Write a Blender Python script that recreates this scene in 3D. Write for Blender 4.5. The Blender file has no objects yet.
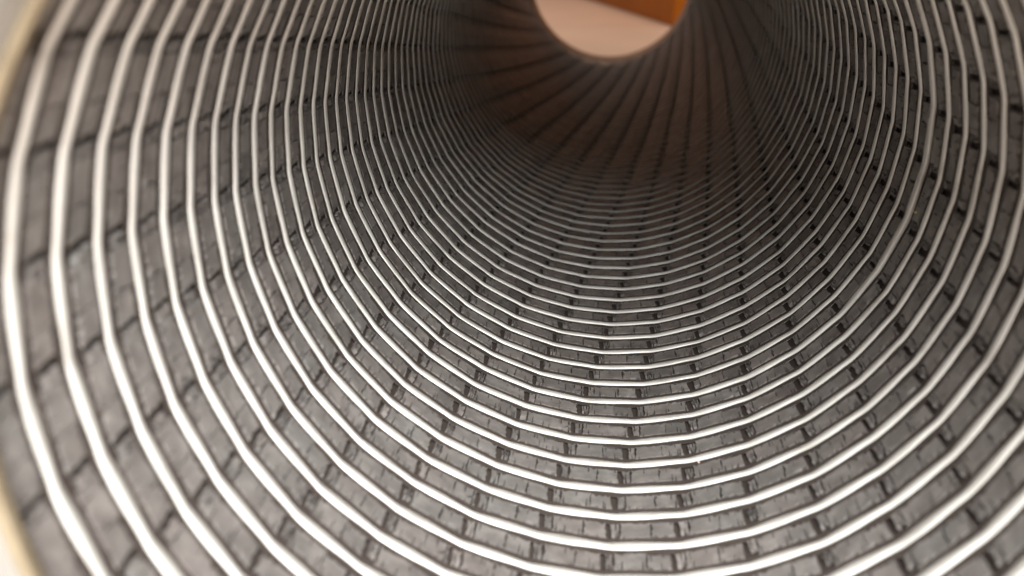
import bpy, bmesh, math, random
from mathutils import Matrix, Vector
random.seed(7)
S = bpy.context.scene
R = 0.10                      # inner radius of the duct (m)
PI = math.pi

# ------------------------------------------------------------------ camera
F_PX = 1052.1
YAW, PIT = -0.0876, -0.33660
OX, OY = -0.0372, 0.6622      # camera offset from the duct axis, in radii
sy, cy, sp, cp = math.sin(YAW), math.cos(YAW), math.sin(PIT), math.cos(PIT)
def W(x, y, z): return Vector((x, z, y))          # (right, up, along) -> world
right, up, fwd = W(cy, 0, -sy), W(-sy*sp, cp, -cy*sp), W(sy*cp, sp, cy*cp)
cam = bpy.data.cameras.new('camera'); camo = bpy.data.objects.new('camera', cam)
S.collection.objects.link(camo)
M = Matrix((right, up, -fwd)).transposed().to_4x4(); M.translation = W(OX, OY, 0)*R
camo.matrix_world = M
cam.sensor_width = 36; cam.lens = F_PX*36/1024
cam.clip_start = 0.005; cam.clip_end = 200
cam.dof.use_dof = True; cam.dof.focus_distance = 4.1*R; cam.dof.aperture_fstop = 10.5
S.camera = camo

# ------------------------------------------------------------------ world, lamps, exposure
w = bpy.data.worlds.new('World'); S.world = w; w.use_nodes = True
bg = w.node_tree.nodes['Background']; bg.inputs[0].default_value = (1.0, 0.985, 0.955, 1); bg.inputs[1].default_value = 0.28
def lamp(name, loc, target, size, power, col):
    l = bpy.data.lights.new(name, 'AREA'); l.shape = 'DISK'; l.size = size; l.energy = power; l.color = col
    o = bpy.data.objects.new(name, l); S.collection.objects.link(o)
    o.location = loc; o.rotation_euler = (Vector(target)-Vector(loc)).to_track_quat('-Z', 'Y').to_euler()
    return o
lamp('room_lamp', W(1.3, 5.0, -4.5)*R, W(0, -0.6, 2.6)*R, 5*R, 25.0, (1.0, 0.995, 0.975))
lamp('far_lamp', W(1.0, 14, 19)*R, W(0, -1.1, 18.5)*R, 4*R, 13.5, (1.0, 0.66, 0.43))
fill = lamp('far_fill', W(3.5, 3.2, 36)*R, W(0, 2.8, 13)*R, 26*R, 4.2, (1.0, 0.36, 0.10))  # added orange fill, no real window; tints the far interior
fill.data.shape = 'ELLIPSE'; fill.data.size_y = 7.5*R
S.view_settings.view_transform = 'Standard'; S.view_settings.look = 'None'
S.view_settings.exposure = 0; S.view_settings.gamma = 1
S.render.engine = 'CYCLES'
S.cycles.max_bounces = 9; S.cycles.diffuse_bounces = 7; S.cycles.glossy_bounces = 7

# ------------------------------------------------------------------ materials
def mat(name, base, rough=.5, metal=0., spec=.5):
    m = bpy.data.materials.new(name); m.use_nodes = True
    b = m.node_tree.nodes['Principled BSDF']
    b.inputs['Base Color'].default_value = (*base, 1); b.inputs['Roughness'].default_value = rough
    b.inputs['Metallic'].default_value = metal; b.inputs['Specular IOR Level'].default_value = spec
    return m, m.node_tree, b
def ramp(nt, fac, stops):
    r = nt.nodes.new('ShaderNodeValToRGB'); nt.links.new(fac, r.inputs[0])
    e = r.color_ramp.elements
    while len(e) < len(stops): e.new(.5)
    for k, (p, c) in enumerate(stops): e[k].position = p; e[k].color = (*c, 1)
    return r.outputs[0]
def noise(nt, scale, detail=4, vec=None, rough=.5):
    n = nt.nodes.new('ShaderNodeTexNoise'); n.inputs['Scale'].default_value = scale
    n.inputs['Detail'].default_value = detail; n.inputs['Roughness'].default_value = rough
    if vec: nt.links.new(vec, n.inputs['Vector'])
    return n
def geo_pos(nt): return nt.nodes.new('ShaderNodeNewGeometry').outputs['Position']
def bump(nt, b, h, strength, dist):
    n = nt.nodes.new('ShaderNodeBump'); n.inputs['Strength'].default_value = strength; n.inputs['Distance'].default_value = dist
    nt.links.new(h, n.inputs['Height']); nt.links.new(n.outputs[0], b.inputs['Normal'])

m_ridge, nt, b = mat('bright_rolled_metal', (.8, .77, .73), .32, .25)
p = geo_pos(nt); n1 = noise(nt, 60, 5, p); n2 = noise(nt, 900, 3, p)
nt.links.new(ramp(nt, n1.outputs[0], [(.22, (.50, .475, .44)), (.42, (.76, .74, .695)), (.7, (.86, .845, .80))]), b.inputs['Base Color'])
mr = nt.nodes.new('ShaderNodeMapRange'); nt.links.new(n1.outputs[0], mr.inputs[0]); mr.inputs[3].default_value = .36; mr.inputs[4].default_value = .52
nt.links.new(mr.outputs[0], b.inputs['Roughness']); bump(nt, b, n2.outputs[0], .12, .0003)

m_plate, nt, b = mat('grey_scuffed_strip', (.3, .29, .28), .45, .4)
g = nt.nodes.new('ShaderNodeNewGeometry'); p = g.outputs['Position']; isl = g.outputs['Random Per Island']
tc = nt.nodes.new('ShaderNodeTexCoord')
n1 = noise(nt, 160, 6, p, .6); n2 = noise(nt, 45, 3, p)
mp = nt.nodes.new('ShaderNodeMapping'); mp.inputs['Scale'].default_value = (120, 2600, 120); nt.links.new(p, mp.inputs[0])
n3 = noise(nt, 1, 3, mp.outputs[0])
c1 = ramp(nt, n1.outputs[0], [(.25, (.205, .19, .18)), (.5, (.295, .275, .262)), (.75, (.43, .407, .39))])
c2 = ramp(nt, n2.outputs[0], [(.3, (1.04, .985, .97)), (.7, (.98, 1.0, .99))])
mx = nt.nodes.new('ShaderNodeMix'); mx.data_type = 'RGBA'; mx.blend_type = 'MULTIPLY'; mx.inputs[0].default_value = 1
nt.links.new(c1, mx.inputs[6]); nt.links.new(c2, mx.inputs[7])
c3 = ramp(nt, isl, [(0, (.76, .76, .76)), (1, (1.22, 1.22, 1.22))])
mx2 = nt.nodes.new('ShaderNodeMix'); mx2.data_type = 'RGBA'; mx2.blend_type = 'MULTIPLY'; mx2.inputs[0].default_value = 1
nt.links.new(mx.outputs[2], mx2.inputs[6]); nt.links.new(c3, mx2.inputs[7]); nt.links.new(mx2.outputs[2], b.inputs['Base Color'])
bump(nt, b, n3.outputs[0], .25, .0004)

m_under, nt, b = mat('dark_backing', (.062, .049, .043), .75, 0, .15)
m_jacket, nt, b = mat('grey_outer_jacket', (.2, .19, .18), .6)
nt.links.new(ramp(nt, noise(nt, 40, 4, geo_pos(nt)).outputs[0], [(.3, (.16, .15, .145)), (.7, (.24, .23, .22))]), b.inputs['Base Color'])
m_cream, nt, b = mat('cream_collar', (.80, .755, .67), .45)
nt.links.new(ramp(nt, noise(nt, 70, 4, geo_pos(nt)).outputs[0], [(.3, (.38, .365, .335)), (.7, (.46, .44, .405))]), b.inputs['Base Color'])
m_glow, nt, b = mat('glow_brown', (.11, .065, .035), .45)  # brown stands in for amber light just inside the far mouth
nt.links.new(ramp(nt, noise(nt, 60, 5, geo_pos(nt)).outputs[0], [(.3, (.07, .04, .02)), (.7, (.15, .09, .045))]), b.inputs['Base Color'])
m_rubber, nt, b = mat('brown_rubber', (.05, .032, .02), .6)
m_tan, nt, b = mat('tan_lining', (.42, .31, .17), .65)
nt.links.new(ramp(nt, noise(nt, 120, 4, geo_pos(nt)).outputs[0], [(.3, (.21, .165, .105)), (.7, (.29, .235, .155))]), b.inputs['Base Color'])
m_floor, nt, b = mat('peach_floor', (.6, .47, .39), .6)
nt.links.new(ramp(nt, noise(nt, 9, 5, geo_pos(nt)).outputs[0], [(.3, (.575, .445, .365)), (.7, (.63, .495, .41))]), b.inputs['Base Color'])
m_orange, nt, b = mat('orange_paint', (.42, .11, .006), .6, 0, .15)
nt.links.new(ramp(nt, noise(nt, 12, 4, geo_pos(nt)).outputs[0], [(.3, (.36, .10, .003)), (.7, (.44, .125, .005))]), b.inputs['Base Color'])

# ------------------------------------------------------------------ helpers
C = S.collection
def link(name, me, m, parent=None):
    if not me.materials: me.materials.append(m)
    o = bpy.data.objects.new(name, me); C.objects.link(o)
    if parent: o.parent = parent
    return o
def mesh(name, v, f, smooth=False):
    me = bpy.data.meshes.new(name); me.from_pydata(v, [], f); me.update()
    if smooth: me.polygons.foreach_set('use_smooth', [True]*len(me.polygons))
    return me
def tag(o, label, cat, group=None, kind=None):
    if label: o['label'] = label
    if cat: o['category'] = cat
    if group: o['group'] = group
    if kind: o['kind'] = kind
def lathe(name, prof, seg=128):
    """prof: closed list of (radius, along) in radii, revolved about the duct axis"""
    v, f = [], []; k = len(prof)
    for i in range(seg):
        a = 2*PI*i/seg
        for r, z in prof: v.append(W(r*math.cos(a), r*math.sin(a), z)*R)
    for i in range(seg):
        j = (i+1) % seg
        for q in range(k):
            t = (q+1) % k
            f.append((i*k+q, i*k+t, j*k+t, j*k+q))
    return mesh(name, v, f)
def smooth_by_angle(me, deg=40):
    me.polygons.foreach_set('use_smooth', [True]*len(me.polygons))
    bm = bmesh.new(); bm.from_mesh(me)
    bmesh.ops.recalc_face_normals(bm, faces=bm.faces)
    for e in bm.edges:
        if len(e.link_faces) == 2 and e.calc_face_angle(0) > math.radians(deg): e.smooth = False
    bm.to_mesh(me); bm.free()

# ------------------------------------------------------------------ setting
RO = 1.135                                     # radius of the end collars; the duct rests on them
fl = link('floor', mesh('floor', [W(-60, -RO, -40)*R, W(60, -RO, -40)*R, W(60, -RO, 80)*R, W(-60, -RO, 80)*R], [(0, 1, 2, 3)]), m_floor)
tag(fl, 'pale peach floor under the duct', None, kind='structure')

# ------------------------------------------------------------------ the duct
Z0, P = 2.4094, 0.15791                        # position of turn 0 at the bottom, distance between ridges
ZN, ZF, ZE = 1.352, 13.88, 13.25                           # near and far mouth
SHIFT = math.radians(1.05)                     # how far the bends creep round from turn to turn
NS = 32
DEL = (2*PI - 2*SHIFT)/NS
TH0 = math.radians(-90.4)
duct = bpy.data.objects.new('spiral_duct', None); C.objects.link(duct)
tag(duct, 'spiral-wound metal duct seen from its mouth, bright polygonal ridges over dark grey strips', 'duct')

jk = lathe('jacket', [(1.045, ZN+.02), (1.075, ZN+.02), (1.075, ZF-.02), (1.045, ZF-.02)]); smooth_by_angle(jk)
link('jacket', jk, m_jacket, duct)
bk = lathe('backing', [(1.027, ZN+.05), (1.040, ZN+.05), (1.040, ZE+.05), (1.027, ZE+.05)]); smooth_by_angle(bk)
link('backing', bk, m_under, duct)
def crook(me):                                  # the collar sits a little crooked on the end
    for v in me.vertices: v.co.y += .078*v.co.z
def collar(z, s, name):
    pr = [(1.0, .085), (1.005, -.02), (1.012, -.055), (1.03, -.078), (1.05, -.085), (1.075, -.08), (1.11, -.06), (1.13, -.03), (RO, .0), (RO, .2), (1.078, .21), (1.078, -.01), (1.03, -.01), (1.03, .085)]
    me = lathe(name, [(r, z+s*a) for r, a in pr]); smooth_by_angle(me)
    if s > 0: crook(me)
    return me
co = link('collar', collar(ZN, 1, 'collar'), m_cream, duct)
ln = lathe('collar_lining', [(.992, ZN+.032), (.985, ZN+.04), (.985, ZN+.065), (.995, ZN+.08), (1.018, ZN+.08), (1.018, ZN+.075), (.9995, ZN+.07), (.9995, ZN+.032)]); smooth_by_angle(ln); crook(ln)
link('lining', ln, m_tan, co)
fc = link('collar', collar(ZF, -1, 'collar_far'), m_rubber, duct); fc['label'] = 'dark brown collar round the far mouth'
sl = lathe('glow_sleeve', [(.998, ZE), (1.003, ZE-.03), (1.024, ZE-.03), (1.024, ZF-.03), (.999, ZF-.03), (.996, ZE+.3)]); smooth_by_angle(sl)
link('glow_sleeve', sl, m_glow, fc)  # added piece, covers the over-lit far rim and paints in its glow

def rpoly(u):
    """distance factor of a straight side between two bends; the bend itself is eased"""
    a = abs(u-.5)*2
    a = min(a, 1.0)
    a2 = a if a < .84 else .84+(a-.84)*(1-.5*(a-.84)/.16)
    return math.cos(DEL/2)/math.cos(a2*DEL/2)

PROF = [(.085, -.12), (.066, -.03), (.046, .010), (.048, .032), (.064, .052), (.092, .066), (.13, .070), (.175, .064), (.225, .049), (.275, .028), (.325, .004), (.365, -.022), (.37, -.12)]
SHADE_STRIPS = [[(-.085, .006), (-.07, .016), (.075, .018)], [(.33, -.004), (.43, .012), (.455, .002)]]   # dark strips standing in for the shade in the slits beside each ridge
US = [0, .035, .08, .16, .3, .5, .7, .84, .92, .965]
def ridge_mesh(seed, bulge=None, zmin=None, zmax=None, n=0):
    rnd = random.Random(seed)
    wob = [(rnd.uniform(-1, 1), rnd.uniform(-1, 1), rnd.uniform(-1, 1)) for _ in range(NS+1)]
    wob[NS] = wob[0]
    v, f, sv, sf = [], [], [], []; k = len(PROF); rows = 0
    start = round((-PI*1.5 - TH0)/DEL)          # first bend, at the top of the duct
    prev = None
    for s in range(NS):
        for u in US + ([1.0] if s == NS-1 else []):
            th = TH0 + (start+s+u)*DEL
            t = (3*u*u-2*u**3)
            wa = [wob[s][i]*(1-t)+wob[s+1][i]*t for i in range(3)]
            zc = -2*P*(th+PI/2)/(2*PI) - .06*P
            width = .95 + .11*math.sin(2*PI*(u-.12)) + .05*wa[0]
            dz = .014*P*wa[1]; dr = .010*P*wa[2]
            if bulge:
                q = math.exp(-((th-bulge[0])/bulge[1])**2); width += bulge[2]*q; dr += bulge[3]*P*q
            zz = zc+dz
            if zmin is not None:
                za = zz + Z0 + P*n - 2*P*n*SHIFT/(2*PI)
                if za < zmin or za+.45*P > zmax: prev = None; continue
            for a, h in PROF:
                r = (1 + (.1-h)*P)*rpoly(u) - dr*(1 if h > -.1 else 0)
                v.append(W(r*math.cos(th), r*math.sin(th), zz + (.2+(a-.2)*width)*P)*R)
            for sm in SHADE_STRIPS:
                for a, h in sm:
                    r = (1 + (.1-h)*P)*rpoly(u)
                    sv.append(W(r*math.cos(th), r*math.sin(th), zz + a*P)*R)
            if prev is not None:
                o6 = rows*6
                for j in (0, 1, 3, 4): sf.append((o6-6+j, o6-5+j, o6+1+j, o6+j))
                for j in range(k-1):
                    f.append((prev+j, prev+j+1, rows*k+j+1, rows*k+j))
            prev = rows*k; rows += 1
    if not f: return None
    return mesh('ridge', v, f, True), mesh('shade_strip', sv, sf)
def turn_matrix(n):
    return Matrix.Translation(W(0, 0, Z0 + P*n - 2*P*n*SHIFT/(2*PI))*R) @ Matrix.Rotation(-n*SHIFT, 4, 'Y')
variants = [ridge_mesh(100+i) for i in range(9)]
N0, N1 = -8, 75
order = list(range(9)); last = None
for n in range(N0, N1):
    zs = Z0 + P*n
    lo, hi = zs-1.25*P, zs+1.3*P+.5*P
    if lo < ZN+.05 or hi > ZE+.02: me = ridge_mesh(500+n, None, ZN+.05, ZE+.02, n)
    elif n == 7: me = ridge_mesh(300, (math.radians(-6)-n*SHIFT, .55, .4, .05))
    else:
        c = random.choice([i for i in order if i != last]); last = c; me = variants[c]
    if me is None: continue
    o = link('ridge', me[0], m_ridge, duct); o.matrix_local = turn_matrix(n)
    link('shade_strip', me[1], m_under, o)

# grey strip between the ridges: three scuffed plates to a side, cracked apart at the bends
A0, A1 = .435, .935                            # along, in pitches from a ridge's near edge
def jag(rnd, a0, a1, u0, u1, tooth0, tooth1, skew0=0, skew1=0):
    """outline (u, a) with small teeth bitten out of its edges, u in sides, a in pitches"""
    pts = []
    def edge(pa, pb, cnt, amp, inward):
        i = 0
        while i < cnt:
            t = (i + (rnd.uniform(-.3, .3) if i else 0))/cnt
            x = pa[0]+(pb[0]-pa[0])*t; y = pa[1]+(pb[1]-pa[1])*t
            kp = max(0, 1-min(abs(x), abs(1-x))/.30)               # the strip is most broken close to the bends
            if i and inward[1] and rnd.random() < .14+.36*kp:      # a step bitten out of the edge
                d = min(.29, amp*rnd.uniform(.35, 1.3)*(1+.6*kp)); hw = rnd.uniform(.005, .011)*(1+.5*kp)*(1 if pb[0] > pa[0] else -1)
                pts.append((x-hw, y)); pts.append((x-hw*.8, y+inward[1]*d)); pts.append((x+hw*.5, y+inward[1]*d*.85)); pts.append((x+hw, y))
            else:
                d = amp*.45*(rnd.random()**2) if i else 0
                pts.append((x+inward[0]*d*.3, y+inward[1]*d))
            i += 1
    c1, c2 = max(3, int((u1-u0)*22)), 5
    edge((u0, a0), (u1, a0), c1, tooth0, (0, 1))
    edge((u1, a0), (u1+skew1+rnd.uniform(-.01, .01), a1), c2, .22, (-1, 0))
    edge((u1+skew1, a1), (u0+skew0, a1), c1, tooth1, (0, -1))
    edge((u0+skew0, a1), (u0+rnd.uniform(-.01, .01), a0), c2, .22, (1, 0))
    return pts
def plate_mesh(slot, seed):
    rnd = random.Random(seed)
    U = [(.026, .143), (.147, .60), (.607, .972)][slot]
    u0, u1 = U[0]+rnd.uniform(-.003, .003), U[1]+rnd.uniform(-.003, .003)
    a0, a1 = A0, A1
    if slot == 0: a0 += rnd.uniform(.10, .24); a1 -= rnd.choice((0, 0, .03, .10)); u0 += .02*rnd.random()
    if slot == 2: a1 -= .06*rnd.random(); u1 -= .02*rnd.random()
    pts = jag(rnd, a0, a1, u0, u1, .24, .17, rnd.uniform(-.03, .0) if slot == 0 else 0, rnd.uniform(-.045, -.01) if slot == 2 else 0)
    um = (u0+u1)/2; am = (a0+a1)/2
    v, f = [], []
    tilt = rnd.uniform(-.02, .02); tilt2 = rnd.uniform(-.012, .012)
    T = .09
    def pt(u, a, h):
        x = (u-.5)*DEL                          # tangent coordinate, radii
        hh = h + tilt*(a-am) + tilt2*(u-um)*2
        return Vector((x, a*P, -hh*P))          # local: x tangent, y along, z outward
    k = len(pts)
    for u, a in pts: v.append(pt(u, a, -T-.03))
    for u, a in pts: v.append(pt(u, a, -.014 if slot == 0 else -.006))
    for i in range(k):
        j = (i+1) % k
        f.append((i, j, k+j, k+i))
    f.append(tuple(range(k, 2*k)))
    return [tuple(q*R) for q in v], f
NV = 14
pv = {(s, i): plate_mesh(s, 1000+100*s+i) for s in range(3) for i in range(NV)}
pm = {}
for k_, (v, f) in pv.items():
    me = mesh('plate', v, f); me.materials.append(m_plate); pm[k_] = me
def side_matrix(n, s):
    """frame of side s on turn n: origin at the middle of the side, on the ridge's near edge"""
    start = round((-PI*1.5 - TH0)/DEL)
    th = TH0 + (start+s+.5)*DEL + n*SHIFT
    z = Z0 + P*n - 2*P*(th+PI/2)/(2*PI) - .06*P
    r = (1+.070*P)*math.cos(DEL/2)
    rad = W(math.cos(th), math.sin(th), 0); tan = W(-math.sin(th), math.cos(th), 0); ax = W(0, 0, 1)
    tan2 = (tan - ax*(2*P/(2*PI))/r).normalized()
    m = Matrix((tan2, ax, rad)).transposed().to_4x4()
    m.translation = (rad*r + W(0, 0, z))*R
    return m, th, z
mi = M.inverted()
cand = []
for n in range(N0-1, N1):
    for s in range(NS):
        m, th, z = side_matrix(n, s)
        if z+A1*P > ZE+.02 or z+A0*P < ZN+.05: continue
        for slot in range(3):
            u = (.11, .41, .80)[slot]
            c = m @ Vector(((u-.5)*DEL*R, .73*P*R, 0)); q = mi @ c
            d = -q.z
            px, py = 512+F_PX*q.x/d, 288-F_PX*q.y/d
            inside = 0 <= px <= 1024 and 0 <= py <= 576 and d > 0
            view = (M.translation-c).normalized()
            area = (.13, .45, .30)[slot]*max(0, view.dot(-(m.to_3x3().col[2])))/d**2
            cand.append((area if inside else -1, n, s, slot, m))
cand.sort(key=lambda t: -t[0])
bigv, bigf = [], []
for idx, (ar, n, s, slot, m) in enumerate(cand):
    key = (slot, random.randrange(NV))
    if idx < 300:
        o = link('plate', pm[key], m_plate, duct); o.matrix_local = m
    else:
        v, f = pv[key]; b0 = len(bigv)
        m3 = m.to_3x3(); t = m.translation
        bigv.extend([tuple(m3 @ Vector(q) + t) for q in v]); bigf.extend([tuple(i+b0 for i in q) for q in f])
o = link('plates', mesh('plates', bigv, bigf), m_plate, duct); o['kind'] = 'stuff'

# ------------------------------------------------------------------ beyond the far mouth
def on_floor(px, py):
    d = right*((px-512)/F_PX) + up*(-(py-288)/F_PX) + fwd
    t = (-RO*R - M.translation.z)/d.z
    return M.translation + d*t
a, b_ = on_floor(590, 0), on_floor(673, 27)
ex = (a-b_).normalized(); ey = Vector((-ex.y, ex.x, 0)); 
if ey.y < 0: ey = -ey
L, Dp, H = (a-b_).length*2.6, .12, .25
ob = bpy.data.objects.new('orange_box', None); C.objects.link(ob); ob.location = b_
tag(ob, 'orange painted box standing on the peach floor beyond the far mouth', 'box')
def boxmesh(name, x0, x1, y0, y1, z0, z1, bev):
    bm = bmesh.new(); bmesh.ops.create_cube(bm, size=1)
    for v in bm.verts:
        l = Vector(((x0+x1)/2+v.co.x*(x1-x0), (y0+y1)/2+v.co.y*(y1-y0), (z0+z1)/2+v.co.z*(z1-z0)))
        v.co = ex*l.x + ey*l.y + Vector((0, 0, l.z))
    bmesh.ops.recalc_face_normals(bm, faces=bm.faces)
    bmesh.ops.bevel(bm, geom=bm.edges[:], offset=bev, segments=2, affect='EDGES')
    me = bpy.data.meshes.new(name); bm.to_mesh(me); bm.free(); return me
link('body', boxmesh('body', 0, L, 0, Dp, 0, H, .002), m_orange, ob)
link('lid', boxmesh('lid', -.006, L+.006, -.006, Dp+.006, H-.001, H+.03, .003), m_orange, ob)

# ------------------------------------------------------------------ specks of grit caught inside
m_gold, nt, b = mat('golden_grit', (.75, .55, .22), .4)
m_pink, nt, b = mat('rosy_grit', (.75, .5, .42), .5)
m_pale, nt, b = mat('pale_grit', (.7, .68, .65), .6)
def wall(th, z, h=0): return W(math.cos(th)*(1.002-h), math.sin(th)*(1.002-h), z)*R
def speck(name, th, z, size, m, label):
    bm = bmesh.new(); bmesh.ops.create_icosphere(bm, subdivisions=2, radius=size*R)
    rnd = random.Random(name+label)
    for v in bm.verts: v.co *= rnd.uniform(.7, 1.15); v.co.z *= .8
    me = bpy.data.meshes.new(name); bm.to_mesh(me); bm.free()
    o = link(name, me, m); o.location = wall(th, z, size*.4); tag(o, label, 'speck')
speck('grit_speck', math.radians(-13.3), 3.39, .0045, m_gold, 'tiny golden grit speck on the grey strip of the right wall')
speck('grit_speck', math.radians(-73.0), 3.00, .0042, m_pink, 'tiny rosy grit speck on the bottom of the duct')
speck('grit_speck', math.radians(-168.2), 8.53, .008, m_pale, 'tiny pale grit speck deep on the left wall of the duct')
